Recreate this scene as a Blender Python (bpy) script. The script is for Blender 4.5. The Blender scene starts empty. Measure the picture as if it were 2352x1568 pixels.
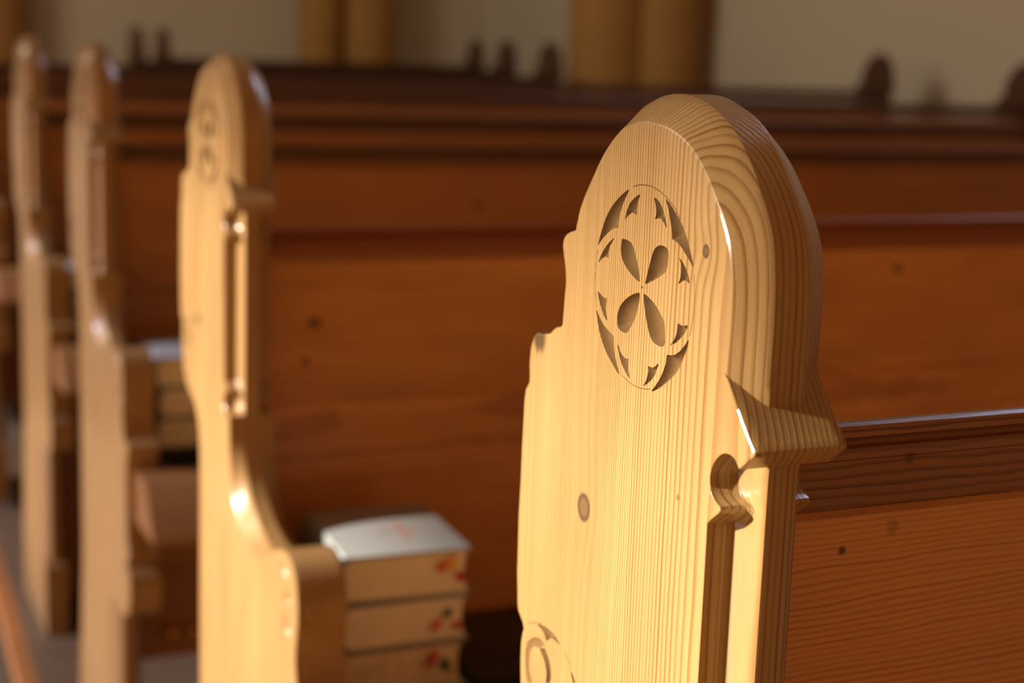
import bpy, bmesh, math, random
import numpy as np
from mathutils import Vector, Matrix
from mathutils.geometry import delaunay_2d_cdt

random.seed(7)
SC = bpy.context.scene
COL = SC.collection

# ------------------------------------------------------------------ place
# world: X runs along the pews (to the right), Y towards the front of the church, Z up
EYE_Z = 1.2025                       # eye height above the pew floor
ROW = 0.92                           # pew spacing
FACE_X = 0.336                       # aisle face of the nearest pew end
DRIFT = 0.0285                       # each row's end stands this much further right
HEAD_Y = 0.6007                      # centre of the nearest head
HV = 1.10                            # medallion centre above the floor

# ------------------------------------------------------------------ helpers
def link(o, parent=None):
    COL.objects.link(o)
    if parent is not None:
        o.parent = parent
    return o

def mesh_obj(name, me, mat=None, parent=None, loc=None):
    o = bpy.data.objects.new(name, me)
    if mat is not None and len(me.materials) == 0:
        me.materials.append(mat)
    if loc is not None:
        o.location = loc
    return link(o, parent)

def tag(o, label, cat, group=None):
    o['label'] = label
    o['category'] = cat
    if group:
        o['group'] = group
    return o

def structure(o, label=None):
    o['kind'] = 'structure'
    if label:
        o['label'] = label
    return o

def smooth(me, deg=32):
    for p in me.polygons:
        p.use_smooth = True
    try:
        me.set_sharp_from_angle(angle=math.radians(deg))
    except Exception:
        pass
    return me

def bm_mesh(bm, name, deg=32):
    bmesh.ops.recalc_face_normals(bm, faces=bm.faces[:])
    me = bpy.data.meshes.new(name)
    bm.to_mesh(me)
    bm.free()
    return smooth(me, deg)

def box_bm(bm, x0, x1, y0, y1, z0, z1, bev=0.0, seg=2):
    vs = [bm.verts.new((x, y, z)) for x in (x0, x1) for y in (y0, y1) for z in (z0, z1)]
    q = [(0, 1, 3, 2), (4, 6, 7, 5), (0, 4, 5, 1), (2, 3, 7, 6), (0, 2, 6, 4), (1, 5, 7, 3)]
    fs = [bm.faces.new([vs[i] for i in f]) for f in q]
    bmesh.ops.recalc_face_normals(bm, faces=fs)
    if bev > 0:
        es = list({e for f in fs for e in f.edges})
        bmesh.ops.bevel(bm, geom=es, offset=bev, segments=seg, profile=0.5, affect='EDGES')
    return bm

def prism_bm(bm, prof, x0, x1, bev=0.0):
    """extrude a (y, z) profile along X"""
    a = [bm.verts.new((x0, y, z)) for y, z in prof]
    b = [bm.verts.new((x1, y, z)) for y, z in prof]
    n = len(prof)
    fs = [bm.faces.new([a[i], a[(i + 1) % n], b[(i + 1) % n], b[i]]) for i in range(n)]
    c0 = bm.faces.new(a)
    c1 = bm.faces.new(b[::-1])
    bmesh.ops.recalc_face_normals(bm, faces=fs + [c0, c1])
    if bev > 0:
        es = list({e for f in (c0, c1) for e in f.edges})
        bmesh.ops.bevel(bm, geom=es, offset=bev, segments=2, profile=0.5, affect='EDGES')
    return bm

# ------------------------------------------------------------------ node helper
class NT:
    def __init__(self, mat):
        mat.use_nodes = True
        self.t = mat.node_tree
        self.t.nodes.clear()
        self.out = self.t.nodes.new('ShaderNodeOutputMaterial')
    def n(self, typ, **kw):
        nd = self.t.nodes.new(typ)
        for k, v in kw.items():
            setattr(nd, k, v)
        return nd
    def put(self, sock, v):
        if v is None:
            return
        if isinstance(v, bpy.types.NodeSocket):
            self.t.links.new(v, sock)
        else:
            sock.default_value = v
    def m(self, op, a, b=None, c=None, clamp=False):
        nd = self.n('ShaderNodeMath', operation=op, use_clamp=clamp)
        self.put(nd.inputs[0], a)
        if b is not None: self.put(nd.inputs[1], b)
        if c is not None: self.put(nd.inputs[2], c)
        return nd.outputs[0]
    def vec(self, x, y, z):
        nd = self.n('ShaderNodeCombineXYZ')
        for s, v in zip(nd.inputs, (x, y, z)):
            self.put(s, v)
        return nd.outputs[0]
    def noise(self, v, scale=1.0, detail=2.0, rough=0.5):
        nd = self.n('ShaderNodeTexNoise')
        self.put(nd.inputs['Vector'], v)
        nd.inputs['Scale'].default_value = scale
        nd.inputs['Detail'].default_value = detail
        nd.inputs['Roughness'].default_value = rough
        return nd.outputs['Fac']
    def mixc(self, f, a, b, blend='MIX'):
        nd = self.n('ShaderNodeMix', data_type='RGBA', blend_type=blend)
        self.put(nd.inputs[0], f)
        self.put(nd.inputs[6], a)
        self.put(nd.inputs[7], b)
        return nd.outputs[2]
    def ramp(self, f, stops):
        nd = self.n('ShaderNodeValToRGB')
        self.put(nd.inputs[0], f)
        el = nd.color_ramp.elements
        while len(el) < len(stops):
            el.new(0.5)
        for e, (p, c) in zip(el, stops):
            e.position = p
            e.color = (c[0], c[1], c[2], 1.0)
        return nd.outputs[0]
    def smoothstep(self, x, lo, hi, a=0.0, b=1.0):
        nd = self.n('ShaderNodeMapRange', interpolation_type='SMOOTHSTEP')
        self.put(nd.inputs['Value'], x)
        nd.inputs['From Min'].default_value = lo
        nd.inputs['From Max'].default_value = hi
        nd.inputs['To Min'].default_value = a
        nd.inputs['To Max'].default_value = b
        return nd.outputs['Result']

def col(r, g, b):
    return (r, g, b, 1.0)

def wood(name, grain, pith, early, late, ring=4.0, power=1.57, r0=40.0, knots=(), warp=3.0,
         contrast=1.0, bump=0.25, rough=0.34, mottle=0.18, spec=0.5, coat=0.0, spots=(), boards=()):
    """solid pine: growth rings round a pith line, in the object's own millimetres.
    grain 'z' (pew ends) or 'x' (boards, rails)."""
    mat = bpy.data.materials.new(name)
    N = NT(mat)
    tc = N.n('ShaderNodeTexCoord').outputs['Object']
    sx = N.n('ShaderNodeSeparateXYZ')
    N.put(sx.inputs[0], tc)
    X, Y, Z = [N.m('MULTIPLY', s, 1000.0) for s in sx.outputs]
    Z = N.m('SUBTRACT', Z, HV * 1000.0)
    rnd = N.n('ShaderNodeObjectInfo').outputs['Random']
    if grain == 'z':
        A, B, G = X, Y, Z
    else:
        A, B, G = Y, Z, X
        for i, zb in enumerate(boards):            # a new board below each joint
            s = N.m('LESS_THAN', Z, zb)
            A = N.m('MULTIPLY_ADD', s, 23.0 + 9 * i, A)
            B = N.m('MULTIPLY_ADD', s, -61.0 - 37 * i, B)
            G = N.m('MULTIPLY_ADD', s, 640.0, G)
        B = N.m('MULTIPLY_ADD', rnd, 30.0, B)
    Gs = N.m('MULTIPLY_ADD', rnd, 5000.0 if grain == 'x' else 0.0, G)
    # slow wander of the stem and small ripples of the rings
    v1 = N.vec(N.m('MULTIPLY', A, .012), N.m('MULTIPLY', B, .012), N.m('MULTIPLY', Gs, .0035))
    w1 = N.m('SUBTRACT', N.noise(v1, 1.0, 2.0), 0.5)
    v2 = N.vec(N.m('MULTIPLY', A, .06), N.m('MULTIPLY', B, .06), N.m('MULTIPLY', Gs, .018))
    w2 = N.m('SUBTRACT', N.noise(v2, 1.0, 2.0), 0.5)
    a = N.m('SUBTRACT', A, pith[0])
    b = N.m('SUBTRACT', B, pith[1])
    a = N.m('MULTIPLY_ADD', w1, warp * 2.0, a)
    b = N.m('MULTIPLY_ADD', w1, -warp * 2.5, b)
    r = N.m('SQRT', N.m('ADD', N.m('MULTIPLY', a, a), N.m('MULTIPLY', b, b)))
    r = N.m('MULTIPLY_ADD', w2, warp * 0.55, r)
    kd = []
    for (ka, kb, ks, kp) in knots:                 # (across, along, radius, push)
        across = Y if grain == 'z' else Z
        da = N.m('SUBTRACT', across, ka)
        db = N.m('SUBTRACT', G if grain == 'z' else X, kb)
        sq = 1.1
        d2 = N.m('ADD', N.m('MULTIPLY', da, da), N.m('MULTIPLY', N.m('MULTIPLY', db, 1.0 / sq), N.m('MULTIPLY', db, 1.0 / sq)))
        d = N.m('SQRT', d2)
        d = N.m('MULTIPLY_ADD', w2, ks * 0.5, d)
        kd.append((d, ks))
        push = N.m('MULTIPLY', N.m('EXPONENT', N.m('MULTIPLY', d2, -1.0 / (ks * 3.2) ** 2)), kp)
        r = N.m('ADD', r, push)
    ph = N.m('MULTIPLY', N.m('POWER', N.m('MULTIPLY', N.m('MAXIMUM', r, 1.0), 1.0 / r0), power), r0 / ring / power)
    fr = N.m('FRACT', ph)
    idx = N.m('FLOOR', ph)
    var = N.noise(N.vec(N.m('MULTIPLY', idx, 7.31), 3.3, 1.7), 1.0, 0.0)
    late_f = N.m('MULTIPLY', N.smoothstep(fr, 0.42, 0.90), N.smoothstep(fr, 0.93, 1.0, 1.0, 0.0))
    late_f = N.m('MULTIPLY', late_f, N.m('MULTIPLY_ADD', var, 1.5, 0.10), clamp=True)
    late_f = N.m('MULTIPLY', late_f, contrast, clamp=True)
    c = N.mixc(late_f, col(*early), col(*late))
    # fine fibre and broad mottling
    fib = N.noise(N.vec(N.m('MULTIPLY', A, 1.6), N.m('MULTIPLY', B, 1.6), N.m('MULTIPLY', Gs, .05)), 1.0, 2.0)
    mot = N.noise(N.vec(N.m('MULTIPLY', A, .02), N.m('MULTIPLY', B, .02), N.m('MULTIPLY', Gs, .005)), 1.0, 3.0)
    g = N.m('ADD', N.m('MULTIPLY_ADD', fib, 0.22, -0.11), N.m('MULTIPLY_ADD', mot, 2 * mottle, 1.0 - mottle))
    c = N.mixc(1.0, c, N.vec(g, N.m('POWER', g, 1.15), N.m('POWER', g, 1.35)), 'MULTIPLY')
    for (d, ks) in kd:
        f = N.smoothstep(d, ks * 0.75, ks * 1.12, 1.0, 0.0)
        kr = N.m('SINE', N.m('MULTIPLY', d, 5.5 / ks))
        kc = N.mixc(N.m('MULTIPLY_ADD', kr, 0.3, 0.4), col(early[0] * .24, early[1] * .22, early[2] * .26),
                    col(early[0] * .48, early[1] * .44, early[2] * .42))
        rim = N.m('MULTIPLY', N.smoothstep(d, ks * 0.6, ks * 0.9), f)
        kc = N.mixc(N.m('MULTIPLY', rim, .75), kc, col(early[0] * .10, early[1] * .09, early[2] * .13))
        c = N.mixc(f, c, kc)
    for (sa, sb, sr, dark) in spots:               # nail holes, bruises
        across = Y if grain == 'z' else Z
        da = N.m('SUBTRACT', across, sa)
        db = N.m('SUBTRACT', G if grain == 'z' else X, sb)
        d = N.m('SQRT', N.m('ADD', N.m('MULTIPLY', da, da), N.m('MULTIPLY', db, db)))
        d = N.m('MULTIPLY_ADD', N.m('SUBTRACT', fib, .5), sr, d)
        f = N.m('MULTIPLY', N.smoothstep(d, sr * .5, sr * 1.2, 1.0, 0.0), dark)
        c = N.mixc(f, c, col(early[0] * .1, early[1] * .09, early[2] * .1))
    p = N.n('ShaderNodeBsdfPrincipled')
    N.put(p.inputs['Base Color'], c)
    rr = N.m('MULTIPLY_ADD', late_f, -0.06, N.m('MULTIPLY_ADD', mot, 0.12, rough - 0.03))
    N.put(p.inputs['Roughness'], rr)
    p.inputs['IOR'].default_value = 1.46
    p.inputs['Specular IOR Level'].default_value = spec
    p.inputs['Coat Weight'].default_value = coat
    p.inputs['Coat Roughness'].default_value = 0.2
    h = N.m('ADD', N.m('MULTIPLY', late_f, 0.6), N.m('MULTIPLY', fib, 0.35))
    bp = N.n('ShaderNodeBump')
    bp.inputs['Strength'].default_value = bump
    bp.inputs['Distance'].default_value = 0.0006
    N.put(bp.inputs['Height'], h)
    N.put(p.inputs['Normal'], bp.outputs[0])
    N.put(N.out.inputs['Surface'], p.outputs[0])
    return mat

def plain(name, c, rough=0.5, var=0.1, scale=30.0, bump=0.0, spec=0.5, metallic=0.0, stripes=None):
    mat = bpy.data.materials.new(name)
    N = NT(mat)
    tc = N.n('ShaderNodeTexCoord').outputs['Object']
    f = N.noise(tc, scale, 3.0)
    g = N.m('MULTIPLY_ADD', f, 2 * var, 1.0 - var)
    if stripes:
        sx = N.n('ShaderNodeSeparateXYZ')
        N.put(sx.inputs[0], tc)
        s = N.noise(N.vec(N.m('MULTIPLY', sx.outputs[0], 3.0), 0.0, N.m('MULTIPLY', sx.outputs[2], stripes)), 1.0, 3.0, .7)
        g = N.m('MULTIPLY', g, N.m('MULTIPLY_ADD', s, .5, .75))
    cc = N.mixc(1.0, col(*c), N.vec(g, g, g), 'MULTIPLY')
    p = N.n('ShaderNodeBsdfPrincipled')
    N.put(p.inputs['Base Color'], cc)
    p.inputs['Roughness'].default_value = rough
    p.inputs['Specular IOR Level'].default_value = spec
    p.inputs['Metallic'].default_value = metallic
    if bump:
        bp = N.n('ShaderNodeBump')
        bp.inputs['Strength'].default_value = bump
        bp.inputs['Distance'].default_value = 0.002
        N.put(bp.inputs['Height'], f)
        N.put(p.inputs['Normal'], bp.outputs[0])
    N.put(N.out.inputs['Surface'], p.outputs[0])
    return mat

# ------------------------------------------------------------------ the carved pew end
T = 0.044                            # plank thickness
def arc(c, r, a0, a1, n):
    return [(c[0] + r * math.cos(math.radians(a0 + (a1 - a0) * i / (n - 1))),
             c[1] + r * math.sin(math.radians(a0 + (a1 - a0) * i / (n - 1)))) for i in range(n)]

def densify(pts, step):
    out = []
    for i, p in enumerate(pts[:-1]):
        q = pts[i + 1]
        d = math.hypot(q[0] - p[0], q[1] - p[1])
        k = max(1, int(math.ceil(d / step)))
        out += [(p[0] + (q[0] - p[0]) * j / k, p[1] + (q[1] - p[1]) * j / k) for j in range(k)]
    out.append(pts[-1])
    return out

def spline(pts, per=6):
    """Catmull-Rom through the points (open)"""
    P = [pts[0]] + list(pts) + [pts[-1]]
    out = []
    for i in range(1, len(P) - 2):
        p0, p1, p2, p3 = P[i - 1], P[i], P[i + 1], P[i + 2]
        for j in range(per):
            t = j / per
            out.append(tuple(0.5 * ((2 * p1[k]) + (-p0[k] + p2[k]) * t + (2 * p0[k] - 5 * p1[k] + 4 * p2[k] - p3[k]) * t * t
                                    + (-p0[k] + 3 * p1[k] - 3 * p2[k] + p3[k]) * t ** 3) for k in (0, 1)))
    out.append(pts[-1])
    return out

# each entry: (face point, core point, mode); millimetres, u = towards the front, v = up, from the medallion centre
OUT = []
def add(face, core, mode):
    for f, c in zip(face, core):
        OUT.append((f, c, mode))

def resample(pts, n):
    pts = [np.array(p, float) for p in pts]
    L = [0.0]
    for a, b in zip(pts[:-1], pts[1:]):
        L.append(L[-1] + np.linalg.norm(b - a))
    s = np.linspace(0, L[-1], n)
    return [tuple(np.array([np.interp(x, L, [p[k] for p in pts]) for k in (0, 1)])) for x in s]

NH = 72
# head: from the far shoulder over the top to the near side, chamfered
face_head = [(67.9, 16.9), (64.7, 26.8), (60.3, 34.0), (53.6, 42.7), (42.6, 55.6), (29.3, 65.9), (18, 70.2), (6, 72.4), (-6, 72.2), (-17.3, 70.6),
             (-33.0, 65.4), (-45.0, 57.4), (-55.2, 47.0), (-63.9, 36.6), (-69.8, 26.4), (-72.7, 14.9), (-73.5, 2.0), (-73.2, -12.0), (-72.6, -25.5)]
core_head = [(74.5, 16.5), (72.3, 27.8), (67.8, 36.5), (60.5, 47.4), (49.2, 61.5), (34.6, 74.6), (22.0, 80.6), (7.5, 83.6), (-8.5, 83.6), (-21.0, 81.2),
             (-38.4, 74.6), (-52.2, 64.8), (-63.4, 52.6), (-71.8, 40.4), (-78.0, 28.6), (-81.2, 15.6), (-82.4, 2.0), (-82.6, -14.0), (-82.4, -36.0)]
add(resample(spline(face_head), NH), resample(spline(core_head), NH), 'cham')
# block under the head
blk = densify([(-82.4, -36.0), (-86.3, -40.5), (-91.7, -46.2), (-95.2, -49.6)], 3) + [(-95.9, -50.6), (-95.8, -51.8), (-94.6, -53.0)] + densify([(-93.0, -54.0), (-85.6, -60.0)], 3)
OUT.append(((-72.6, -25.5), (-82.4, -36.0), 'plain0'))
add(blk, blk, 'plain')
# hollow along the arris with its carved stops
cove = spline([(-85.6, -60.0), (-82.5, -57.2), (-78.2, -55.9), (-73.0, -56.8), (-68.6, -60.1), (-65.4, -64.7), (-64.5, -69.4), (-65.8, -74.0), (-69.0, -77.2), (-73.0, -78.8)], 4) \
    + [(-73.9, -80.2)] + spline([(-72.6, -81.8), (-69.0, -84.6), (-64.5, -88.3)], 4)
stop = spline([(-64.6, -222.0), (-69.0, -225.6), (-72.6, -228.4)], 4) + [(-73.9, -229.9)] + spline([(-73.0, -231.2), (-69.0, -232.8), (-65.8, -236.0), (-64.5, -240.6),
        (-65.4, -245.3), (-68.6, -249.9), (-73.0, -252.4), (-78.2, -253.4), (-82.5, -252.6), (-84.8, -252.2)], 4)
straight = densify([(-64.5, -89.5), (-64.7, -221.0)], 8)
rab = cove + straight + stop
nr = len(rab)
cv = np.interp(np.arange(nr), [0, len(cove) - 1, len(cove) + len(straight), nr - 1], [-60.3, -88.3, -222.0, -252.4])
corer = [(-85.2 if v > -61.5 else -84.6, v) for v in cv]
add(rab, corer, 'rab')
# sweep towards the shelf, chamfered
fs = spline([(-85.2, -254.0), (-88.0, -290.0), (-95.0, -318.0), (-108.0, -338.0), (-128.0, -351.0), (-155.0, -357.0), (-182.0, -357.5), (-207.0, -353.0)])
cs = spline([(-85.6, -254.0), (-89.5, -282.0), (-98.0, -305.0), (-112.0, -323.0), (-130.0, -335.0), (-152.0, -344.0), (-180.0, -350.0), (-207.0, -352.0)])
add(resample(fs, 40), resample(cs, 40), 'cham')
# scroll, shelf step, bracket, leg
low = spline([(-208.0, -351.6), (-226.0, -343.0), (-246.0, -333.5), (-264.0, -328.0), (-280.0, -327.0), (-295.0, -332.0), (-306.0, -343.0), (-312.0, -358.0),
              (-313.0, -376.0), (-309.5, -394.0), (-307.0, -408.0), (-309.0, -424.0), (-315.0, -440.0)], 5)
low += [(-318.0, -446.0), (-342.0, -447.0), (-345.0, -449.5), (-345.0, -457.0), (-342.0, -461.0)]
low += spline([(-336.0, -468.0), (-333.0, -478.0), (-332.5, -490.0)], 4)
low += densify([(-332.5, -492.0), (-332.5, -560.0)], 20)
low += spline([(-334.0, -572.0), (-340.0, -590.0), (-348.0, -603.0), (-340.0, -610.0), (-330.0, -617.0), (-334.0, -624.0), (-348.0, -634.0),
               (-354.0, -648.0), (-350.0, -668.0), (-340.0, -686.0), (-322.0, -697.0), (-300.0, -700.0)], 4)
low += [(-222.0, -702.0)]
add(low, low, 'plain')
legf = densify([(-205.0, -706.0), (-203.0, -940.0)], 40)
legc = densify([(-222.0, -704.0), (-219.0, -942.0)], 40)
add(legf, legc, 'cham')
base = [(-222.0, -950.0), (-236.0, -956.0), (-240.0, -966.0), (-240.0, -1099.9), (86.0, -1099.9), (86.0, -975.0), (70.0, -900.0), (52.0, -800.0), (38.0, -730.0)]
base += densify([(33.0, -690.0), (32.0, -415.0)], 60)
# far edge: volute, shoulder, bead and back to the head
base += spline([(31.5, -330.0), (34.0, -304.0), (41.0, -286.0), (54.0, -272.0), (72.0, -266.0), (88.0, -260.0), (100.0, -249.0), (107.0, -236.0),
                (110.0, -221.0), (110.6, -207.0), (109.6, -200.0)], 4)
base += [(107.9, -196.1), (109.4, -193.8), (112.2, -191.6), (115.2, -189.4)]
base += [(116.6, -186.0), (118.6, -167.8), (119.3, -137.7), (118.4, -119.1), (118.3, -100.9), (117.4, -76.0), (116.4, -70.5), (113.4, -67.2), (112.2, -65.4)]
base += spline([(112.2, -62.0), (113.0, -55.4), (111.6, -46.7), (108.4, -41.2), (104.8, -38.9)], 3)
base += [(99.0, -38.6), (92.4, -37.3), (89.6, -36.2), (87.0, -34.3), (83.5, -32.4), (79.6, -31.6), (77.2, -30.0)]
base += spline([(76.4, -17.0), (75.6, -9.5), (76.4, -3.5), (78.2, 1.8), (80.0, 6.4), (80.0, 10.6), (77.4, 13.6), (72.6, 15.8)], 3)
add(base, base, 'plain')

NLEV = {'cham': [(-.20, 0), (-.07, .0005), (.09, .0022), (.26, .0046), (.60, .0086), (.88, .0120), (1.0, .0146), (1.0, .0158)],
        'rab': [(None, 0.5, 0), (None, .12, .0003), (0, .0010), (.01, .0092), (.10, .0122), (.32, .0144), (.985, .0150), (1.0, .0158)],
        'plain': [(None, 0.9, 0), (None, .25, .00035), (0, .0012), (0, .005), (0, .009), (0, .0125), (0, .0145), (0, .0158)]}
NLEV['plain0'] = [(0, 0), (0, .0005), (0, .0012), (.3, .0047), (.62, .0088), (.9, .0122), (1.0, .0142), (1.0, .0158)]

def inset_dirs(pts):
    n = len(pts)
    area = 0.5 * sum(pts[i][0] * pts[(i + 1) % n][1] - pts[(i + 1) % n][0] * pts[i][1] for i in range(n))
    sgn = 1.0 if area > 0 else -1.0
    out = []
    for i in range(n):
        a = np.array(pts[i - 1]); b = np.array(pts[i]); c = np.array(pts[(i + 1) % n])
        e1 = b - a; e2 = c - b
        l1 = np.linalg.norm(e1); l2 = np.linalg.norm(e2)
        e1 = e1 / l1 if l1 > 1e-6 else e2 / max(l2, 1e-6)
        e2 = e2 / l2 if l2 > 1e-6 else e1
        nrm = np.array([-(e1[1] + e2[1]), e1[0] + e2[0]]) * sgn
        l = np.linalg.norm(nrm)
        out.append(nrm / l if l > 1e-6 else np.array([-e2[1], e2[0]]) * sgn)
    return out

FACE = [o[0] for o in OUT]
DIRS = inset_dirs(FACE)
def level(k):
    res = []
    for (f, c, mode), d in zip(OUT, DIRS):
        L = NLEV[mode][k]
        f = np.array(f); c = np.array(c)
        if L[0] is None:
            p = f + d * L[1]; t = L[2]
        else:
            p = f + (c - f) * L[0]; t = L[1]
        res.append((p[0] / 1000.0, p[1] / 1000.0, t))
    return res
LEVELS = [level(k) for k in range(8)]

CHIPS = {"big_ul": [[14.43, 42.28],[20.86, 39.26],[26.68, 35.77],[32.49, 31.26],[36.93, 26.17],[39.98, 20.85],[42.37, 15.89],[43.79, 11.87],[40.85, 15.09],[36.17, 18.49],[30.15, 21.86],[24.2, 23.55],[24.21, 26.31],[22.76, 31.01],[20.44, 35.12],[17.46, 39.12]], "s_ul": [[4.73, 40.92],[10.36, 38.24],[14.42, 35.59],[17.07, 31.95],[18.72, 28.23],[19.91, 24.54],[17.69, 28.02],[14.55, 30.3],[11.32, 31.46],[8.05, 30.55],[7.74, 33.91],[7.28, 37.13]], "s_ur": [[-5.59, 40.69],[-10.82, 38.84],[-14.21, 36.27],[-16.39, 33.28],[-18.29, 29.96],[-19.25, 26.7],[-17.81, 28.68],[-15.44, 30.55],[-12.53, 31.61],[-7.9, 30.68],[-9.1, 33.09],[-8.2, 36.86]], "big_ur": [[-14.6, 41.38],[-20.41, 38.76],[-25.63, 35.37],[-30.17, 32.25],[-33.49, 29.02],[-36.88, 24.93],[-39.74, 20.19],[-41.94, 15.99],[-42.91, 12.53],[-40.83, 15.54],[-37.01, 18.32],[-31.92, 21.57],[-27.52, 23.44],[-23.68, 24.18],[-23.18, 27.17],[-21.09, 32.43],[-18.73, 37.37]], "p_ul": [[20.51, 18.96],[16.08, 18.87],[11.96, 18.1],[9.06, 15.91],[5.92, 11.21],[3.94, 7.97],[1.99, 1.85],[6.39, 2.8],[13.38, 5.65],[17.72, 8.28],[20.0, 10.57],[21.01, 13.7],[20.96, 16.63]], "p_ur": [[-2.29, 1.54],[-4.29, 7.24],[-6.3, 12.57],[-8.12, 16.59],[-10.7, 19.12],[-14.65, 20.41],[-19.36, 19.94],[-21.25, 18.34],[-21.32, 13.1],[-19.82, 9.8],[-15.14, 6.93],[-9.1, 4.16]], "s_lu": [[26.39, 19.14],[31.7, 16.25],[36.31, 12.68],[39.88, 8.87],[42.08, 5.56],[42.93, 3.09],[41.01, 5.71],[37.62, 7.85],[34.49, 8.77],[32.28, 7.91],[32.47, 11.2],[31.17, 14.5]], "s_ru": [[-24.94, 19.29],[-31.85, 16.71],[-35.7, 14.06],[-38.69, 11.01],[-40.41, 7.64],[-41.36, 5.37],[-38.72, 7.99],[-35.73, 8.3],[-30.04, 5.61],[-32.01, 8.5],[-32.3, 12.51],[-30.99, 16.29]], "s_ll": [[42.51, -6.11],[40.33, -8.31],[37.09, -9.61],[33.93, -10.19],[32.06, -9.71],[32.24, -11.72],[32.72, -14.68],[31.61, -18.11],[29.86, -20.33],[27.43, -21.71],[29.78, -21.04],[33.85, -18.85],[37.29, -15.44],[39.98, -11.89],[41.91, -8.19]], "big_ll": [[44.17, -13.29],[41.0, -17.52],[36.73, -21.16],[31.05, -23.79],[23.97, -25.94],[23.26, -29.22],[22.54, -32.68],[20.63, -36.63],[18.0, -40.42],[14.71, -43.33],[18.59, -41.98],[24.2, -38.78],[30.74, -34.62],[35.04, -30.33],[39.1, -24.86],[41.67, -18.72]], "s_bl": [[20.59, -25.86],[19.13, -29.17],[16.58, -32.26],[12.72, -33.83],[8.69, -33.75],[8.81, -36.07],[8.5, -39.2],[6.78, -41.69],[4.43, -43.33],[7.46, -42.18],[12.13, -39.59],[16.19, -36.11],[18.41, -32.61],[20.01, -29.33]], "p_ll": [[2.18, -2.52],[1.6, -4.68],[2.82, -10.07],[5.18, -15.0],[9.01, -19.87],[12.39, -22.59],[17.57, -22.46],[20.68, -21.23],[21.26, -19.19],[21.28, -15.28],[18.73, -10.95],[13.25, -6.89],[7.72, -4.26]], "p_lr": [[-1.35, -2.49],[-5.62, -3.18],[-12.07, -5.55],[-17.18, -8.77],[-20.87, -11.86],[-22.02, -16.38],[-22.44, -20.35],[-20.66, -22.55],[-15.25, -22.72],[-10.99, -21.46],[-7.88, -18.24],[-5.3, -13.53],[-2.98, -8.07]], "s_rl": [[-31.91, -10.1],[-35.21, -10.68],[-38.38, -10.29],[-41.26, -8.63],[-40.07, -11.14],[-37.53, -14.24],[-33.37, -17.65],[-29.06, -20.13],[-24.6, -21.81],[-28.92, -18.81],[-31.21, -15.72],[-31.89, -12.93]], "s_b": [[-8.38, -33.0],[-11.55, -33.4],[-14.9, -32.38],[-18.0, -29.37],[-19.69, -26.13],[-18.44, -30.3],[-16.7, -33.22],[-15.29, -36.08],[-11.51, -39.63],[-7.59, -42.2],[-3.53, -43.93],[-6.79, -41.32],[-8.57, -38.16],[-9.31, -35.23]], "big_lr": [[-24.3, -25.24],[-29.54, -24.57],[-34.5, -22.1],[-38.65, -18.66],[-42.17, -14.71],[-41.22, -18.83],[-38.58, -23.97],[-35.85, -28.51],[-32.33, -32.24],[-26.21, -36.89],[-18.6, -41.58],[-11.36, -44.87],[-16.42, -40.32],[-20.66, -35.32],[-23.5, -30.31],[-24.2, -27.46]], "sc_top": [[95.19, -189.03],[87.21, -186.72],[81.09, -185.9],[74.98, -185.9],[70.21, -186.63],[63.89, -189.22],[60.22, -190.57],[65.06, -189.38],[73.16, -189.23],[76.38, -190.56],[80.42, -193.3],[81.85, -191.18],[85.11, -189.31],[90.17, -188.63]], "sc_ring": [[88.53, -199.97],[81.88, -197.61],[78.66, -199.19],[75.28, -202.63],[73.68, -206.75],[73.61, -210.89],[74.3, -213.4],[79.04, -215.29],[78.59, -210.06],[79.85, -206.35],[82.61, -203.21],[85.92, -201.1]], "sc_in": [[100.01, -199.58],[92.71, -195.46],[86.5, -194.58],[82.03, -195.99],[88.54, -199.83],[93.5, -200.85],[97.06, -203.88],[99.18, -208.97],[98.65, -215.06],[95.67, -219.62],[94.23, -221.34],[100.51, -223.26],[103.35, -216.89],[104.59, -210.17],[103.48, -204.29]], "sc_line": [[52.63, -196.9],[49.58, -198.69],[46.13, -201.86],[49.16, -203.12],[50.89, -200.01]]}
CHIPS['bulge_a'] = [(-262, -342), (-270, -338), (-280, -341), (-284, -349), (-278, -354), (-268, -351)]
CHIPS['bulge_b'] = [(-276, -362), (-285, -357), (-292, -362), (-292, -371), (-284, -374), (-277, -370)]
CHIPS['bulge_c'] = [(-272, -384), (-284, -380), (-294, -384), (-292, -396), (-282, -404), (-273, -397)]
DEPTH = {}                            # (slope, cap in mm)
for k in CHIPS:
    DEPTH[k] = (2.0, 4.6) if k.startswith('big') else (2.0, 5.4) if k.startswith('p_') else (2.0, 3.6)
DEPTH['sc_in'] = (0.35, 1.5)

def pip(p, poly):
    """points (n,2) inside polygon"""
    x, y = p[:, 0], p[:, 1]
    ins = np.zeros(len(p), bool)
    n = len(poly)
    for i in range(n):
        x1, y1 = poly[i]; x2, y2 = poly[(i + 1) % n]
        if y1 == y2:
            continue
        c = ((y1 > y) != (y2 > y)) & (x < (x2 - x1) * (y - y1) / (y2 - y1) + x1)
        ins ^= c
    return ins

def dist(p, poly):
    d = np.full(len(p), 1e9)
    n = len(poly)
    for i in range(n):
        a = np.array(poly[i]); b = np.array(poly[(i + 1) % n])
        ab = b - a; l = ab @ ab
        if l < 1e-12:
            continue
        t = np.clip(((p - a) @ ab) / l, 0, 1)
        d = np.minimum(d, np.linalg.norm(p - (a + t[:, None] * ab), axis=1))
    return d

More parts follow.
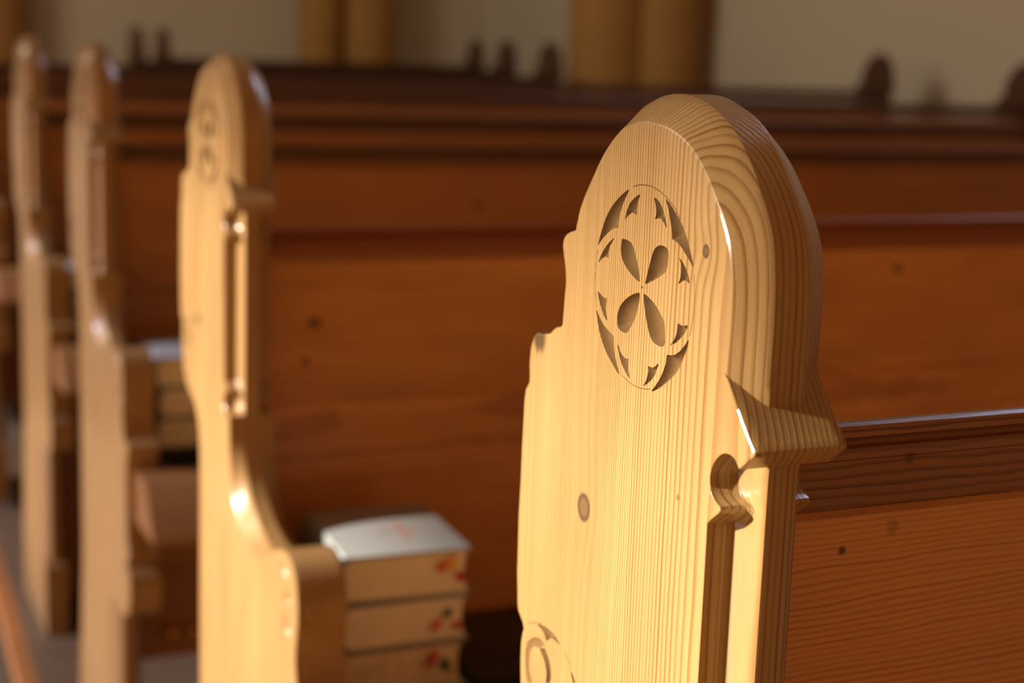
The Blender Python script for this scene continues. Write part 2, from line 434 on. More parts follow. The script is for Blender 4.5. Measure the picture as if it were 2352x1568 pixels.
def corner_spline(pts):
    """closed outline: smooth where it bends gently, sharp where it turns hard"""
    n = len(pts)
    P = [np.array(p, float) for p in pts]
    sharp = []
    for i in range(n):
        a = P[i] - P[i - 1]; b = P[(i + 1) % n] - P[i]
        ang = math.degrees(math.acos(max(-1, min(1, (a @ b) / (np.linalg.norm(a) * np.linalg.norm(b))))))
        sharp.append(ang > 52)
    out = []
    for i in range(n):
        p1, p2 = P[i], P[(i + 1) % n]
        p0 = p1 if sharp[i] else P[i - 1]
        p3 = p2 if sharp[(i + 1) % n] else P[(i + 2) % n]
        for j in range(5):
            t = j / 5
            out.append(tuple(0.5 * ((2 * p1) + (-p0 + p2) * t + (2 * p0 - 5 * p1 + 4 * p2 - p3) * t * t + (-p0 + 3 * p1 - 3 * p2 + p3) * t ** 3)))
    return out

def carve_cap(outline):
    """triangulate the aisle face with every carved chip sunk into it; returns verts (u, v, depth mm), tris"""
    polys = {k: corner_spline(v) for k, v in CHIPS.items()}
    # scored circles, left out where a chip already lies on them
    def score(c, r, a0, a1, key, w=0.22):
        n = int(abs(a1 - a0) / 360 * 2 * math.pi * r / 1.2)
        cur = []
        segs = []
        for i in range(n + 1):
            an = math.radians(a0 + (a1 - a0) * i / n)
            p = np.array([[c[0] + r * math.cos(an), c[1] + r * math.sin(an)]])
            ok = True
            for q in polys.values():
                if pip(p, q)[0] or dist(p, q)[0] < 0.5:
                    ok = False; break
            if ok:
                cur.append(an)
            else:
                if len(cur) > 3: segs.append(cur)
                cur = []
        if len(cur) > 3: segs.append(cur)
        for si, s in enumerate(segs):
            o = [(c[0] + (r + w) * math.cos(x), c[1] + (r + w) * math.sin(x)) for x in s]
            i_ = [(c[0] + (r - w) * math.cos(x), c[1] + (r - w) * math.sin(x)) for x in s[::-1]]
            yield key + str(si), o + i_, [(c[0] + r * math.cos(x), c[1] + r * math.sin(x)) for x in s[1:-1]]
    scores = list(score((0, 0), 44.6, 2, 361, 'line_')) + list(score((79.8, -227.7), 42.2, 58, 215, 'sline_'))
    V, E = [], []
    H = []
    def ring(pts, h=0.0):
        s = len(V)
        for p in pts:
            V.append((float(p[0]), float(p[1]))); H.append(h)
        m = len(pts)
        for i in range(m):
            E.append((s + i, s + (i + 1) % m))
    ring(outline)
    for k, q in polys.items():
        ring(q)
        sl, cap = DEPTH[k]
        a = np.array(q)
        st = 0.75
        gx = np.arange(a[:, 0].min(), a[:, 0].max(), st)
        gy = np.arange(a[:, 1].min(), a[:, 1].max(), st)
        gg = np.array([(x + (0.37 if j % 2 else 0), y) for j, y in enumerate(gy) for x in gx])
        gg = gg[pip(gg, q)]
        d = dist(gg, q)
        gg, d = gg[d > 0.3], d[d > 0.3]
        h = sl * d
        h = cap * (1 - np.exp(-h / cap * 1.35))
        for p, hh in zip(gg, h):
            V.append((float(p[0]), float(p[1]))); H.append(-float(hh))
    for k, q, mid in scores:
        ring(q)
        for p in mid:
            V.append(p); H.append(-0.3)
    # a few flat points keep the big triangles well shaped
    res = delaunay_2d_cdt([Vector(p) for p in V], E, [], 0, 1e-5, True)
    v2, _e, f2, ov = res[0], res[1], res[2], res[3]
    h2 = []
    for src in ov:
        hs = [H[i] for i in src]
        h2.append(min(hs) if hs and all(x < 0 for x in hs) else 0.0)
    vv = np.array([(p[0], p[1]) for p in v2])
    tri = np.array(f2)
    cen = vv[tri].mean(axis=1)
    keep = pip(cen, outline)
    return vv, h2, tri[keep]

_CAP = []
def build_end(name, mirror=False, carved=True):
    bm = bmesh.new()
    rings = []
    for k, L in enumerate(LEVELS):
        if k == 0:
            rings.append([(t, u, v) for (u, v, t) in L])
        else:
            rings.append([(t, u, v) for (u, v, t) in L])
    back = [[(T - t, u, v) for (t, u, v) in r] for r in rings[::-1]]
    rings = rings + back
    vr = [[bm.verts.new((x, u, v + HV)) for (x, u, v) in r] for r in rings]
    n = len(OUT)
    for a, b in zip(vr[:-1], vr[1:]):
        for i in range(n):
            j = (i + 1) % n
            try:
                bm.faces.new((a[i], a[j], b[j], b[i]))
            except ValueError:
                pass
    # caps
    outline = [(u * 1000, v * 1000) for (u, v, t) in LEVELS[0]]
    if not _CAP:
        _CAP.append(carve_cap(outline))
    vv, hh, tri = _CAP[0]
    cv = [bm.verts.new((-h / 1000.0, p[0] / 1000.0, p[1] / 1000.0 + HV)) for p, h in zip(vv, hh)]
    for t3 in tri:
        try:
            f = bm.faces.new([cv[i] for i in t3])
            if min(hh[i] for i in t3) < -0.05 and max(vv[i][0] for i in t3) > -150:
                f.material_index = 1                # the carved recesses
        except ValueError:
            pass
    if len(_CAP) < 2:
        res = delaunay_2d_cdt([Vector(p) for p in outline], [(i, (i + 1) % n) for i in range(n)], [], 0, 1e-5, True)
        v2 = np.array([(p[0], p[1]) for p in res[0]])
        t2 = np.array(res[2])
        _CAP.append((v2, t2[pip(v2[t2].mean(axis=1), outline)]))
    v2, t2 = _CAP[1]
    rv = [bm.verts.new((T, p[0] / 1000.0, p[1] / 1000.0 + HV)) for p in v2]
    rear = []
    for t3 in t2:
        try:
            rear.append(bm.faces.new([rv[i] for i in t3]))
        except ValueError:
            pass
    bmesh.ops.remove_doubles(bm, verts=bm.verts[:], dist=0.00004)
    for v in [v for v in bm.verts if not v.link_faces]:
        bm.verts.remove(v)
    bmesh.ops.recalc_face_normals(bm, faces=bm.faces[:])
    bm.normal_update()
    bad = []
    for f in bm.faces:
        xs = [v.co.x for v in f.verts]
        if (min(xs) > T - 2e-5 and f.normal.x < 0) or (max(xs) < 2e-5 and f.normal.x > 0):
            bad.append(f)
    if bad:
        bmesh.ops.reverse_faces(bm, faces=bad)
    if mirror:
        for v in bm.verts:
            v.co.x = -v.co.x
        bmesh.ops.reverse_faces(bm, faces=bm.faces[:])
    me = bpy.data.meshes.new(name)
    bm.to_mesh(me)
    bm.free()
    return smooth(me, 24)

# ------------------------------------------------------------------ materials
PINE_E = (0.350, 0.211, 0.081)
PINE_L = (0.190, 0.082, 0.020)
M_END_A = wood('pine_end_knotty', 'z', (-26.0, -74.0), PINE_E, PINE_L, ring=3.4, power=1.62, r0=40.0, warp=2.2,
               knots=[(-51.5, 22.7, 3.1, 3.0), (45.8, -113.0, 6.8, 5.0)], spots=[(102.0, -41.0, 8.5, .85), (-40.0, -84.0, 1.6, .5), (0.0, 0.0, .8, .95)], contrast=.95, bump=.35, rough=.27, coat=.4)
M_END = wood('pine_end', 'z', (-30.0, -60.0), (0.332, 0.195, 0.079), (0.205, 0.094, 0.028), ring=3.4, power=1.6, warp=3.0, knots=[(40.0, -180.0, 7.0, 4.0)], contrast=.8, rough=.27, coat=.4)
M_CARVE = wood('carved_recess_pine', 'z', (-26.0, -74.0), (0.150, 0.082, 0.031), (0.11, 0.054, 0.018), ring=3.4, power=1.62, warp=2.2, contrast=.2, bump=.08, rough=.9, spec=.08)  # darkened colour holds old finish and the shade inside the cuts
BRD_E = (0.54, 0.245, 0.076)
BRD_L = (0.32, 0.122, 0.032)
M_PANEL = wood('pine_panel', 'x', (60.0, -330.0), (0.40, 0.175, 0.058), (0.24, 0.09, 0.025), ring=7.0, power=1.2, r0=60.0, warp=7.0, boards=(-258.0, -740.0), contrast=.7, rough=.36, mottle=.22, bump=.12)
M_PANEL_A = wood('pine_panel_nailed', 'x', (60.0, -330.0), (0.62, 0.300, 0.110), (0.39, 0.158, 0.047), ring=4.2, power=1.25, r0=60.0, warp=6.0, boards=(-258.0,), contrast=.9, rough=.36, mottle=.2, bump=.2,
                 spots=[(-121.0, 96.0, 2.4, .9), (-112.5, 124.0, 4.0, .35)])
M_PANEL_B = wood('pine_panel_knotty', 'x', (60.0, -330.0), BRD_E, BRD_L, ring=7.0, power=1.2, r0=60.0, warp=9.0, boards=(-258.0,), contrast=.8, rough=.36, mottle=.42, bump=.12,
                 knots=[(-176.0, 101.0, 7.0, 6.0), (-140.0, 811.0, 6.0, 5.0), (-216.0, 92.0, 4.0, 3.0)])
M_PANEL_C = wood('pine_panel_dim_knots', 'x', (60.0, -330.0), (0.40, 0.175, 0.058), (0.24, 0.09, 0.025), ring=7.0, power=1.2, r0=60.0, warp=7.0, boards=(-258.0, -740.0), contrast=.7, rough=.36, mottle=.25, bump=.12,
                 knots=[(-162.0, 639.0, 7.0, 6.0)])
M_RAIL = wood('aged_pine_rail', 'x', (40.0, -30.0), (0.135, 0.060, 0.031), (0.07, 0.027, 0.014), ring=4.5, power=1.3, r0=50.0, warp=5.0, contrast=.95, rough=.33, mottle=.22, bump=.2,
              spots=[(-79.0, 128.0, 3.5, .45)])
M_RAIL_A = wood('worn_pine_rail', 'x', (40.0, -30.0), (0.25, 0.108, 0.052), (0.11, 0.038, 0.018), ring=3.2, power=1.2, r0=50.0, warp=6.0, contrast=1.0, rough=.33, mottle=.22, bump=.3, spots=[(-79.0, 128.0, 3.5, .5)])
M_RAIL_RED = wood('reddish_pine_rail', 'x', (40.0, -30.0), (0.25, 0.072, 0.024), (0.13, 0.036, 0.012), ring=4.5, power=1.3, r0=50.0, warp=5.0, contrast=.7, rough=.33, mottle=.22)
M_DARK = wood('dark_pine', 'x', (40.0, -30.0), (0.06, 0.022, 0.010), (0.03, 0.011, 0.006), ring=5.0, power=1.3, r0=50.0, warp=5.0, contrast=.8, rough=.4)  # darker pine that also carries the far rows' shade in its colour
M_DARKEND = wood('dark_pine_end', 'z', (-30.0, -60.0), (0.085, 0.036, 0.019), (0.05, 0.02, 0.012), ring=4.0, contrast=.8, rough=.4)  # shade on the far heads is put into this darker end colour
M_SHELF = wood('pine_shelf', 'x', (10.0, -420.0), (0.22, 0.098, 0.030), (0.15, 0.057, 0.016), ring=5.0, power=1.3, warp=5.0, contrast=.8, rough=.4)

# ------------------------------------------------------------------ pews
ME_END = build_end('pew_end')
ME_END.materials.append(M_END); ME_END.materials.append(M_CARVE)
ME_END_A = ME_END.copy(); ME_END_A.materials[0] = M_END_A
ME_END_R = build_end('pew_end_right', mirror=True); ME_END_R.materials.append(M_DARKEND); ME_END_R.materials.append(M_DARKEND)
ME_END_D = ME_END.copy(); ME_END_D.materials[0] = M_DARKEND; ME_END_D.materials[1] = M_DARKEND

def mm(prof):
    return [(u / 1000.0, v / 1000.0 + HV) for u, v in prof]

def rail_prof(top, bot):
    return mm([(20, top - 22), (-14, top - 4.2), (-24, top - .5), (-29, top), (-31.8, top - 1), (-33.5, top - 3.2), (-33.5, top - 5.7), (-31.0, top - 7.2), (-28.5, top - 9.2),
               (-28.0, top - 11.2), (-31.0, top - 12.0), (-31.6, top - 12.9), (-31.2, top - 16.7), (-30.6, top - 17.1), (-31.2, top - 17.5), (-31.2, bot + 1.3), (-30.2, bot), (20, bot)])
def panel_prof(top):
    return mm([(-28.5, top - .6), (-28.5, -256.6), (-27.5, -257.2), (-26.7, -258.0), (-27.5, -258.8), (-28.5, -259.4), (-28.5, -548), (-6, -548), (-6, top - 14), (-27.0, top - 1.5)])
RAILS = {0: (-60.3, -100.8, -104.4), 1: (-81.0, -108.0, -116.5), 2: (-64.0, -93.5, -105.5)}
def lower_prof(bot):
    return mm([(-24, -548), (-24, -736), (-21, -738), (-21, -742), (-24, -744), (-24, bot), (-6, bot), (-6, -548)])
SHELF = mm([(-28, -536), (-334, -536), (-334, -556), (-28, -556)])
LIP = mm([(-334, -486), (-400, -484), (-404, -486), (-460, -548), (-458, -556), (-334, -557)])

def prism(name, prof, x0, x1, mat, parent, bev=0.0, deg=30):
    return mesh_obj(name, bm_mesh(prism_bm(bmesh.new(), prof, x0, x1, bev), name, deg), mat, parent)

def pew(n, x0, length, lift, mats, label, left=True, right=False, shelf=True, lower=True):
    e = bpy.data.objects.new('church_pew', None)
    e.empty_display_size = 0.1
    e.location = (FACE_X + DRIFT * n + x0, HEAD_Y + ROW * n, lift)
    link(e)
    tag(e, label, 'pew', 'rows of wooden church pews')
    if left:
        mesh_obj('pew_end', mats['end'], None, e)
    if right:
        mesh_obj('pew_end', ME_END_R, None, e, (length, 0, 0))
    a, b = 0.0425, length - 0.0425
    rt, rb, pt = RAILS.get(n, (-62.0, -100.0, -107.0))
    prism('top_rail', rail_prof(rt, rb), a, b, mats['rail'], e)
    prism('back_panel', panel_prof(pt), a, b, mats['panel'], e)
    if lower:
        prism('lower_panel', lower_prof(-1098 if n == 3 else -886), a, b, mats['panel'], e)
    if shelf:
        prism('book_shelf', SHELF, a, b, M_SHELF, e)
        prism('shelf_lip', LIP, 0.011, b, M_SHELF, e, 0.003)
    return e

STD = {'end': ME_END, 'rail': M_RAIL, 'panel': M_PANEL}
pews = []
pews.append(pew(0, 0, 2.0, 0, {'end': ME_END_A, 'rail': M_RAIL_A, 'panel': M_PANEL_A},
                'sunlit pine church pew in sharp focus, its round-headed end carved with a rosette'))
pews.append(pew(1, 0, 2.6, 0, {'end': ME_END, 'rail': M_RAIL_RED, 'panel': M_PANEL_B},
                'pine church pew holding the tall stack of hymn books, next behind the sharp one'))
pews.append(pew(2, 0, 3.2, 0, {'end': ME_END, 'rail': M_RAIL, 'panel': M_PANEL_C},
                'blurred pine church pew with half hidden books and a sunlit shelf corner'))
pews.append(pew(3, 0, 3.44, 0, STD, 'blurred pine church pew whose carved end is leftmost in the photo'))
pews.append(pew(4, -.035, 3.455, .018, STD, 'far pew whose round head stands at the right edge against the pale wall', right=True))
pews.append(pew(5, 0, 3.47, .034, STD, 'far pew whose round head stands alone in front of the pale right wall', right=True))
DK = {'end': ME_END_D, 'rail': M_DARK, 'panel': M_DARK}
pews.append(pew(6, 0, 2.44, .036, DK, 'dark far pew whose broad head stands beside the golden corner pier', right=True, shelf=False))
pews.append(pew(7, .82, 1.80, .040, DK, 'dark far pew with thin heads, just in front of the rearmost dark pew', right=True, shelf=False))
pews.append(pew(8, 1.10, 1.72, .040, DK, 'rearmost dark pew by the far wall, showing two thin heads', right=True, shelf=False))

# brass hooks under the shelf of the third pew
M_BRASS = plain('brass', (.85, .48, .14), rough=.25, metallic=1.0, var=.05)
def hook(parent, x):
    bm = bmesh.new()
    bmesh.ops.create_uvsphere(bm, u_segments=14, v_segments=8, radius=0.011, matrix=Matrix.Translation((x, -.034, HV - .842)))
    bmesh.ops.create_cone(bm, segments=14, radius1=.006, radius2=.006, depth=.018, cap_ends=True,
                          matrix=Matrix.Translation((x, -.022, HV - .842)) @ Matrix.Rotation(math.pi / 2, 4, 'X'))
    o = mesh_obj('brass_knob', bm_mesh(bm, 'brass_knob'), M_BRASS, parent)
    o['label'] = 'small brass knob'
hook(pews[2], .125); hook(pews[2], .160)

# ------------------------------------------------------------------ hymn books
M_PAGE = plain('book_pages', (.93, .88, .76), rough=.75, var=.08, scale=60, stripes=900.0)
M_PAGE_OLD = plain('book_pages_foxed', (.82, .70, .52), rough=.8, var=.35, scale=70, stripes=700.0)
M_COVER = plain('grey_cover', (.28, .285, .285), rough=.42, var=.06, scale=120, bump=.05)
M_BLACK = plain('black_cover', (.012, .014, .015), rough=.4, var=.15, scale=150, bump=.08)
M_RED = plain('ribbon_red', (.52, .02, .02), rough=.6)
M_YEL = plain('ribbon_yellow', (.80, .38, .02), rough=.6)
M_ORA = plain('ribbon_orange', (.75, .13, .015), rough=.6)
M_GRN = plain('ribbon_green', (.02, .10, .05), rough=.6)
M_EMB = plain('emblem_pink', (.42, .15, .12), rough=.5)
M_SPINE = plain('cover_edge_red', (.30, .05, .04), rough=.5)

def make_book(name, w, d, h, cover, pages, ribbons, label, loc, rz=0.0, group=None, mark=False, spine_front=False):
    """lying flat: tail edge of the pages towards the camera, spine to the left"""
    e = bpy.data.objects.new(name, None)
    e.empty_display_size = .03
    e.location = loc
    e.rotation_euler = (0, 0, rz)
    link(e)
    tag(e, label, 'book', group)
    c = .0028
    bm = bmesh.new()
    box_bm(bm, 0, w, 0, d, 0, c, .0009)
    box_bm(bm, 0, w, 0, d, h - c, h, .0009)
    sp = [(0.001, 0.0), (-.004, h * .12), (-.0065, h * .35), (-.0068, h * .65), (-.004, h * .88), (0.001, h), (0.003, h - c), (-.0015, h * .8), (-.0035, h * .5), (-.0015, h * .2), (.003, c)]
    a = [bm.verts.new((x, 0, z)) for x, z in sp]; b = [bm.verts.new((x, d, z)) for x, z in sp]
    k = len(sp)
    for i in range(k):
        bm.faces.new([a[i], a[(i + 1) % k], b[(i + 1) % k], b[i]])
    bm.faces.new(a); bm.faces.new(b[::-1])
    if spine_front:                                # the spine turned to the camera
        box_bm(bm, .0006, w - .0006, -.003, .0015, .001, h - .001, .0012)
    mesh_obj('cover', bm_mesh(bm, 'cover'), cover, e)
    bm = bmesh.new()
    ins = .0025
    # page block with a slightly hollow fore edge
    pr = [(0.0, c), (w - .004, c), (w - .0065, h * .3), (w - .0075, h * .5), (w - .0065, h * .7), (w - .004, h - c), (0.0, h - c), (-.002, h * .5)]
    a = [bm.verts.new((x, ins, z)) for x, z in pr]; b = [bm.verts.new((x, d - ins, z)) for x, z in pr]
    k = len(pr)
    for i in range(k):
        bm.faces.new([a[i], a[(i + 1) % k], b[(i + 1) % k], b[i]])
    bm.faces.new(a); bm.faces.new(b[::-1])
    mesh_obj('page_block', bm_mesh(bm, 'page_block'), pages, e)
    for (x, z, m, ln, dx, wd) in ribbons:
        bm = bmesh.new()
        prev = None
        for i in range(7):
            t = i / 6
            px = x + dx * t + .0015 * math.sin(t * 5)
            py = ins + .004 - ln * .55 * math.sin(min(1, t * 1.3) * 1.57)
            pz = z - ln * t * t * .55
            cur = [bm.verts.new((px - wd / 2, py, pz + .001)), bm.verts.new((px + wd / 2, py - .001, pz)), bm.verts.new((px + wd / 2, py, pz - .0008)), bm.verts.new((px - wd / 2, py + .001, pz + .0002))]
            if prev:
                for q in range(4):
                    bm.faces.new([prev[q], prev[(q + 1) % 4], cur[(q + 1) % 4], cur[q]])
            else:
                bm.faces.new(cur)
            prev = cur
        bm.faces.new(prev[::-1])
        mesh_obj('ribbon', bm_mesh(bm, 'ribbon', 60), m, e)
    if mark:
        # faint red flourish on the cover, lying on its surface
        bm = bmesh.new()
        for pts, wd in (([(.048, .060), (.060, .068), (.074, .064), (.088, .056)], .0011), ([(.069, .040), (.073, .056), (.072, .076), (.076, .092)], .0016)):
            pts = spline(pts, 6)
            pv = None
            for i, (px, py) in enumerate(pts):
                tt = pts[min(i + 1, len(pts) - 1)]; t0 = pts[max(i - 1, 0)]
                dx, dy = tt[0] - t0[0], tt[1] - t0[1]; l = math.hypot(dx, dy) or 1
                ww = wd * (0.35 + math.sin(math.pi * i / (len(pts) - 1)))
                cu = [bm.verts.new((px - dy / l * ww, py + dx / l * ww, h + .0003)), bm.verts.new((px + dy / l * ww, py - dx / l * ww, h + .0003))]
                if pv:
                    bm.faces.new([pv[0], pv[1], cu[1], cu[0]])
                pv = cu
        mesh_obj('cover_emblem', bm_mesh(bm, 'cover_emblem'), M_EMB, e)
    return e

def book_row(n):
    return FACE_X + DRIFT * n, HEAD_Y + ROW * n
SHELF_Z = HV - .536
# second pew: four grey hymn books in a stack
bx, by = book_row(1)
h = .0455
R3 = lambda cols, x0: [(x0 + .008 * i, z, m, ln, dx, .0075) for i, (m, z, ln, dx) in enumerate(cols)]
stk = [
    ('grey hymn book at the bottom of the tall stack on the second pew shelf', M_PAGE, R3([(M_RED, .030, .016, -.004), (M_GRN, .026, .016, .003)], .089), False, .002),
    ('grey hymn book with foxed pages, third from the top of the tall stack', M_PAGE_OLD, R3([(M_RED, .036, .020, -.006), (M_GRN, .028, .018, .004)], .089), False, -.002),
    ('grey hymn book just under the topmost one of the tall stack', M_PAGE, R3([(M_ORA, .022, .016, -.005), (M_GRN, .031, .012, .0), (M_RED, .018, .012, .003)], .090), False, .001),
    ('grey hymn book lying topmost on the tall stack, its cover half in sunlight', M_PAGE, R3([(M_ORA, .034, .016, .0), (M_YEL, .038, .020, .002), (M_RED, .022, .014, .004)], .090), True, 0.0)]
for i, (lb, pg, rb, mk, dx) in enumerate(stk):
    make_book('hymn_book', .120, .146, h - .0004, M_COVER, pg, rb, lb, (bx + .0705 + dx, by - .231 + .002 * (i % 2), SHELF_Z + h * i + .0003), (.012, -.01, .006, -.05)[i],
              'hymn books stacked on the second pew shelf', mk)
make_book('black_book', .125, .17, .038, M_BLACK, M_PAGE_OLD, [], 'black book added for the dark of the shelf beside the tall stack of hymn books', (bx + .212, by - .205, SHELF_Z + .0003), .02, spine_front=True)  # added to give the shelf's dark shade a black surface
# third pew
bx, by = book_row(2)
lab3 = ['black book at the bottom of the half hidden stack on the third pew', 'grey hymn book resting on the black book on the third pew',
        'grey hymn book second from the top of the half hidden stack on the third pew', 'grey hymn book on top of the half hidden stack, its cover bluish with daylight']
z = SHELF_Z + .0003
for i, lb in enumerate(lab3):
    hh = .054 if i == 0 else .044
    make_book('black_book' if i == 0 else 'hymn_book', .120, .150, hh - .0004, M_BLACK if i == 0 else M_COVER, M_PAGE, [], lb,
              (bx + .066 + (.006, 0, .003, -.002)[i], by - .245, z), (.03, -.01, .012, 0)[i], 'books stacked on the third pew shelf', spine_front=(i == 0))
    z += hh
# fourth pew
bx, by = book_row(3)
lab4 = ['dark book at the bottom of the sliver of books on the fourth pew', 'grey hymn book on the lowest book of the fourth pew stack',
        'grey hymn book second from the top in the sliver of books on the fourth pew', 'topmost hymn book of the sliver of books on the fourth pew']
z = SHELF_Z + .0003
for i, lb in enumerate(lab4):
    hh = .05 if i == 0 else .044
    make_book('black_book' if i == 0 else 'hymn_book', .120, .150, hh - .0004, M_BLACK if i == 0 else M_COVER, M_PAGE, [], lb,
              (bx + .064 + (.004, 0, .003, -.002)[i], by - .245, z), (.0, .02, -.012, 0)[i], 'books stacked on the fourth pew shelf', spine_front=(i == 0))
    z += hh

# ------------------------------------------------------------------ the setting
M_WALL = plain('plaster_wall', (.58, .54, .46), rough=.9, var=.05, scale=1.2, bump=.03)
M_PIER = plain('golden_sandstone', (.40, .215, .06), rough=.8, var=.16, scale=5.0, bump=.05)
M_FLOOR = plain('stone_floor', (.20, .19, .165), rough=.6, var=.12, scale=6.0)
M_PLAT = wood('platform_boards', 'x', (0.0, -1300.0), (.15, .098, .058), (.11, .07, .04), ring=8.0, power=1.1, warp=6.0, contrast=.6, rough=.5)
M_KERB = wood('platform_kerb', 'z', (0.0, 0.0), (.38, .15, .04), (.28, .10, .025), ring=30.0, power=1.0, contrast=.4, rough=.5)
M_RUN = plain('ochre_carpet', (.62, .37, .10), rough=.95, var=.12, scale=80.0, bump=.2)
M_RUNEDGE = plain('carpet_border', (.10, .085, .05), rough=.95, var=.12, scale=80.0)

def sbox(name, x0, x1, y0, y1, z0, z1, mat, bev=0.0, lab=None):
    o = mesh_obj(name, bm_mesh(box_bm(bmesh.new(), x0, x1, y0, y1, z0, z1, bev), name), mat)
    return structure(o, lab)

FLOOR_Z = -.06
WALL_H = 5.5
sbox('ceiling', -3.2, 5.2, -2.0, 9.6, WALL_H, WALL_H + .2, M_WALL)
sbox('floor', -3.2, 5.2, -2.0, 9.6, FLOOR_Z - .1, FLOOR_Z, M_FLOOR)
# platform under the pews, its aisle edge following the slightly drifting row ends
def plat_x(y): return FACE_X - .065 + DRIFT / ROW * (y - HEAD_Y)
bm = bmesh.new()
pts = [(plat_x(-1.0) + .03, -1.0), (plat_x(9.0) + .03, 9.0), (4.15, 9.0), (4.15, -1.0)]
a = [bm.verts.new((x, y, FLOOR_Z)) for x, y in pts]; b = [bm.verts.new((x, y, 0)) for x, y in pts]
for i in range(4):
    bm.faces.new([a[i], a[(i + 1) % 4], b[(i + 1) % 4], b[i]])
bm.faces.new(a); bm.faces.new(b)
structure(mesh_obj('floor_platform', bm_mesh(bm, 'floor_platform'), M_PLAT))
bm = bmesh.new()
pts = [(plat_x(-1.0), -1.0), (plat_x(9.0), 9.0), (plat_x(9.0) + .03, 9.0), (plat_x(-1.0) + .03, -1.0)]
a = [bm.verts.new((x, y, FLOOR_Z)) for x, y in pts]; b = [bm.verts.new((x, y, 0.0)) for x, y in pts]
for i in range(4):
    bm.faces.new([a[i], a[(i + 1) % 4], b[(i + 1) % 4], b[i]])
bm.faces.new(a); bm.faces.new(b)
structure(mesh_obj('trim_1', bm_mesh(bm, 'trim_1'), M_KERB))
# runner in the aisle
e = bpy.data.objects.new('carpet_runner', None)
e.location = (0, 4.0, FLOOR_Z)
link(e); tag(e, 'ochre carpet runner with a dark grey border along the aisle floor', 'carpet')
def strip(name, d0, d1, h, mat):
    bm = bmesh.new()
    pts = [(plat_x(-.5) - d0, -4.5), (plat_x(8.8) - d0, 4.8), (plat_x(8.8) - d1, 4.8), (plat_x(-.5) - d1, -4.5)]
    a = [bm.verts.new((x, y, 0)) for x, y in pts]; b = [bm.verts.new((x, y, h)) for x, y in pts]
    for i in range(4):
        bm.faces.new([a[i], a[(i + 1) % 4], b[(i + 1) % 4], b[i]])
    bm.faces.new(a); bm.faces.new(b)
    return mesh_obj(name, bm_mesh(bm, name), mat, e)
strip('carpet', .05, 1.45, .008, M_RUN)
strip('border', .004, .05, .0078, M_RUNEDGE)['label'] = 'dark grey border'

sbox('wall_right', 4.22, 4.42, -1.5, 7.1, FLOOR_Z, WALL_H, M_WALL)
sbox('wall_front', -3.2, 5.2, 9.4, 9.6, FLOOR_Z, WALL_H, M_WALL)
# golden piers
sbox('wall_side', 4.05, 4.42, 7.8, 9.5, FLOOR_Z, WALL_H, M_WALL)
# golden engaged piers of clustered round shafts
def pier(name, shafts):
    bm = bmesh.new()
    for (x, y, r) in shafts:
        n = 40
        a = [bm.verts.new((x + r * math.cos(2 * math.pi * i / n), y + r * math.sin(2 * math.pi * i / n), FLOOR_Z)) for i in range(n)]
        b = [bm.verts.new((v.co.x, v.co.y, WALL_H)) for v in a]
        for i in range(n):
            bm.faces.new([a[i], a[(i + 1) % n], b[(i + 1) % n], b[i]])
        bm.faces.new(a[::-1]); bm.faces.new(b)
    structure(mesh_obj(name, bm_mesh(bm, name), M_PIER))
pier('pillar_corner', [(3.765, 7.2, .205), (3.99, 7.0, .150)])
pier('pillar_middle', [(2.90, 9.25, .128), (3.20, 9.25, .170)])
pier('pillar_left', [(.98, 9.3, .25)])
# left wall with two tall windows; the low sun comes through them
WX = -3.0
def wall_with_openings(name, x0, x1, y0, y1, z0, z1, ops, mat):
    bm = bmesh.new()
    y = y0
    for (a, b, c, d) in sorted(ops):
        box_bm(bm, x0, x1, y, a, z0, z1)
        box_bm(bm, x0, x1, a, b, z0, c)
        box_bm(bm, x0, x1, a, b, d, z1)
        y = b
    box_bm(bm, x0, x1, y, y1, z0, z1)
    return structure(mesh_obj(name, bm_mesh(bm, name), mat))
WIN1 = (-.4, 2.5, -.1, 2.265)
WIN2 = (2.65, 6.0, -.1, 2.25)
wall_with_openings('wall_left', WX - .25, WX, -3.0, 9.6, FLOOR_Z, WALL_H, [WIN1, WIN2], M_WALL)

def glass(name, tint):
    mat = bpy.data.materials.new(name)
    N = NT(mat)
    t = N.n('ShaderNodeBsdfTransparent'); t.inputs['Color'].default_value = col(*tint)
    g = N.n('ShaderNodeBsdfGlossy'); g.inputs['Roughness'].default_value = .05
    mx = N.n('ShaderNodeMixShader'); mx.inputs[0].default_value = .04
    N.t.links.new(t.outputs[0], mx.inputs[1]); N.t.links.new(g.outputs[0], mx.inputs[2])
    N.t.links.new(mx.outputs[0], N.out.inputs['Surface'])
    return mat
def window(name, w, mat):
    e = bpy.data.objects.new(name, None); e.location = (WX - .1, (w[0] + w[1]) / 2, w[2]); link(e); structure(e)
    mesh_obj('pane', bm_mesh(box_bm(bmesh.new(), -.004, .004, (w[0] - w[1]) / 2, (w[1] - w[0]) / 2, 0, w[3] - w[2]), 'pane'), mat, e)
window('window_1', WIN1, glass('clear_glass', (1.0, .98, .95)))
window('window_2', WIN2, glass('sun_dimming_glass', (.56, .57, .68)))  # pane tint added to dim the sun on the third and fourth pews

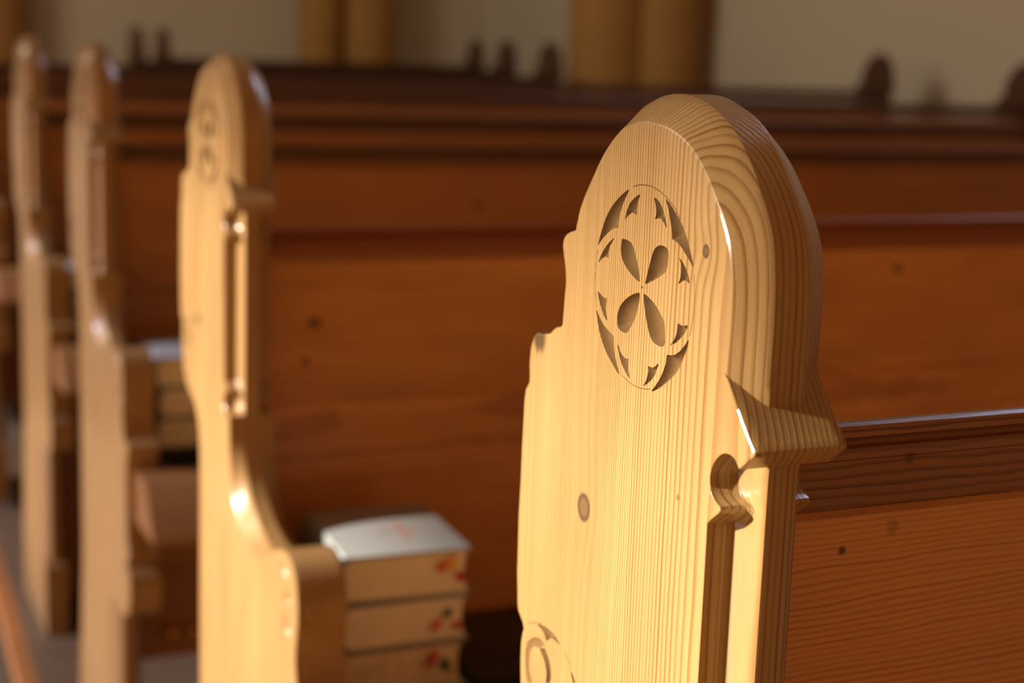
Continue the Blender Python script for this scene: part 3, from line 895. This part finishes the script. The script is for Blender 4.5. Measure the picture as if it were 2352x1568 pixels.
# ------------------------------------------------------------------ light
def light(name, kind, energy, colr, loc=(0, 0, 0), d=None, **kw):
    l = bpy.data.lights.new(name, kind)
    l.energy = energy; l.color = colr
    for k, v in kw.items():
        setattr(l, k, v)
    o = bpy.data.objects.new(name, l)
    o.location = loc
    if d is not None:
        o.rotation_euler = Vector(d).to_track_quat('-Z', 'Y').to_euler()
    return link(o)
SUN_D = Vector((1.0, -.2, -.32)).normalized()
light('sun', 'SUN', 14.5, (1.0, .98, .90), (-6, 3, 4), SUN_D, angle=math.radians(3.2))
light('window_light_right', 'AREA', 22, (.66, .74, 1.0), (3.9, 3.3, 3.6), (-.60, -.40, -.68), shape='RECTANGLE', size=.5, size_y=1.2)
light('fill_light_left', 'AREA', 36, (1.0, .56, .28), (-2.9, 3.1, 1.4), (1, 0, 0), shape='RECTANGLE', size=5.4, size_y=2.7)  # added warm fill standing in for window sky and bounced light
light('wall_fill_light', 'AREA', 120, (1.0, .86, .64), (-2.9, 5.2, 3.6), (1, .12, -.12), shape='RECTANGLE', size=2.0, size_y=2.4)  # added unseen fill that brightens the right wall; no opening here


w = bpy.data.worlds.new('church_light'); SC.world = w
w.use_nodes = True
bg = w.node_tree.nodes['Background']
bg.inputs[0].default_value = col(*(1.0, .40, .115))
bg.inputs[1].default_value = .40

# ------------------------------------------------------------------ camera
cam = bpy.data.cameras.new('camera')
cam.sensor_width = 36.0
cam.sensor_fit = 'HORIZONTAL'
cam.lens = 3638.99 / 2352 * 36.0
cam.clip_start = .02
cam.dof.use_dof = True
cam.dof.focus_distance = .690
cam.dof.aperture_fstop = 6.4
cam.dof.aperture_blades = 0
co = bpy.data.objects.new('camera', cam)
RW = [[0.91173428, -0.04421754, 0.4083937], [-0.40929392, -0.18229057, 0.89400707], [0.03491552, -0.98224995, -0.18429853]]
co.matrix_world = Matrix(((RW[0][0], -RW[0][1], -RW[0][2], 0.0), (RW[1][0], -RW[1][1], -RW[1][2], 0.0), (RW[2][0], -RW[2][1], -RW[2][2], EYE_Z), (0, 0, 0, 1)))
link(co)
SC.camera = co
SC.view_settings.view_transform = 'Standard'
SC.view_settings.look = 'None'
SC.view_settings.exposure = 0.0
SC.view_settings.gamma = 1.0
SC.view_settings.use_curve_mapping = False
SC.cycles.use_denoising = True
SC.cycles.max_bounces = 6
SC.cycles.sample_clamp_indirect = 6.0
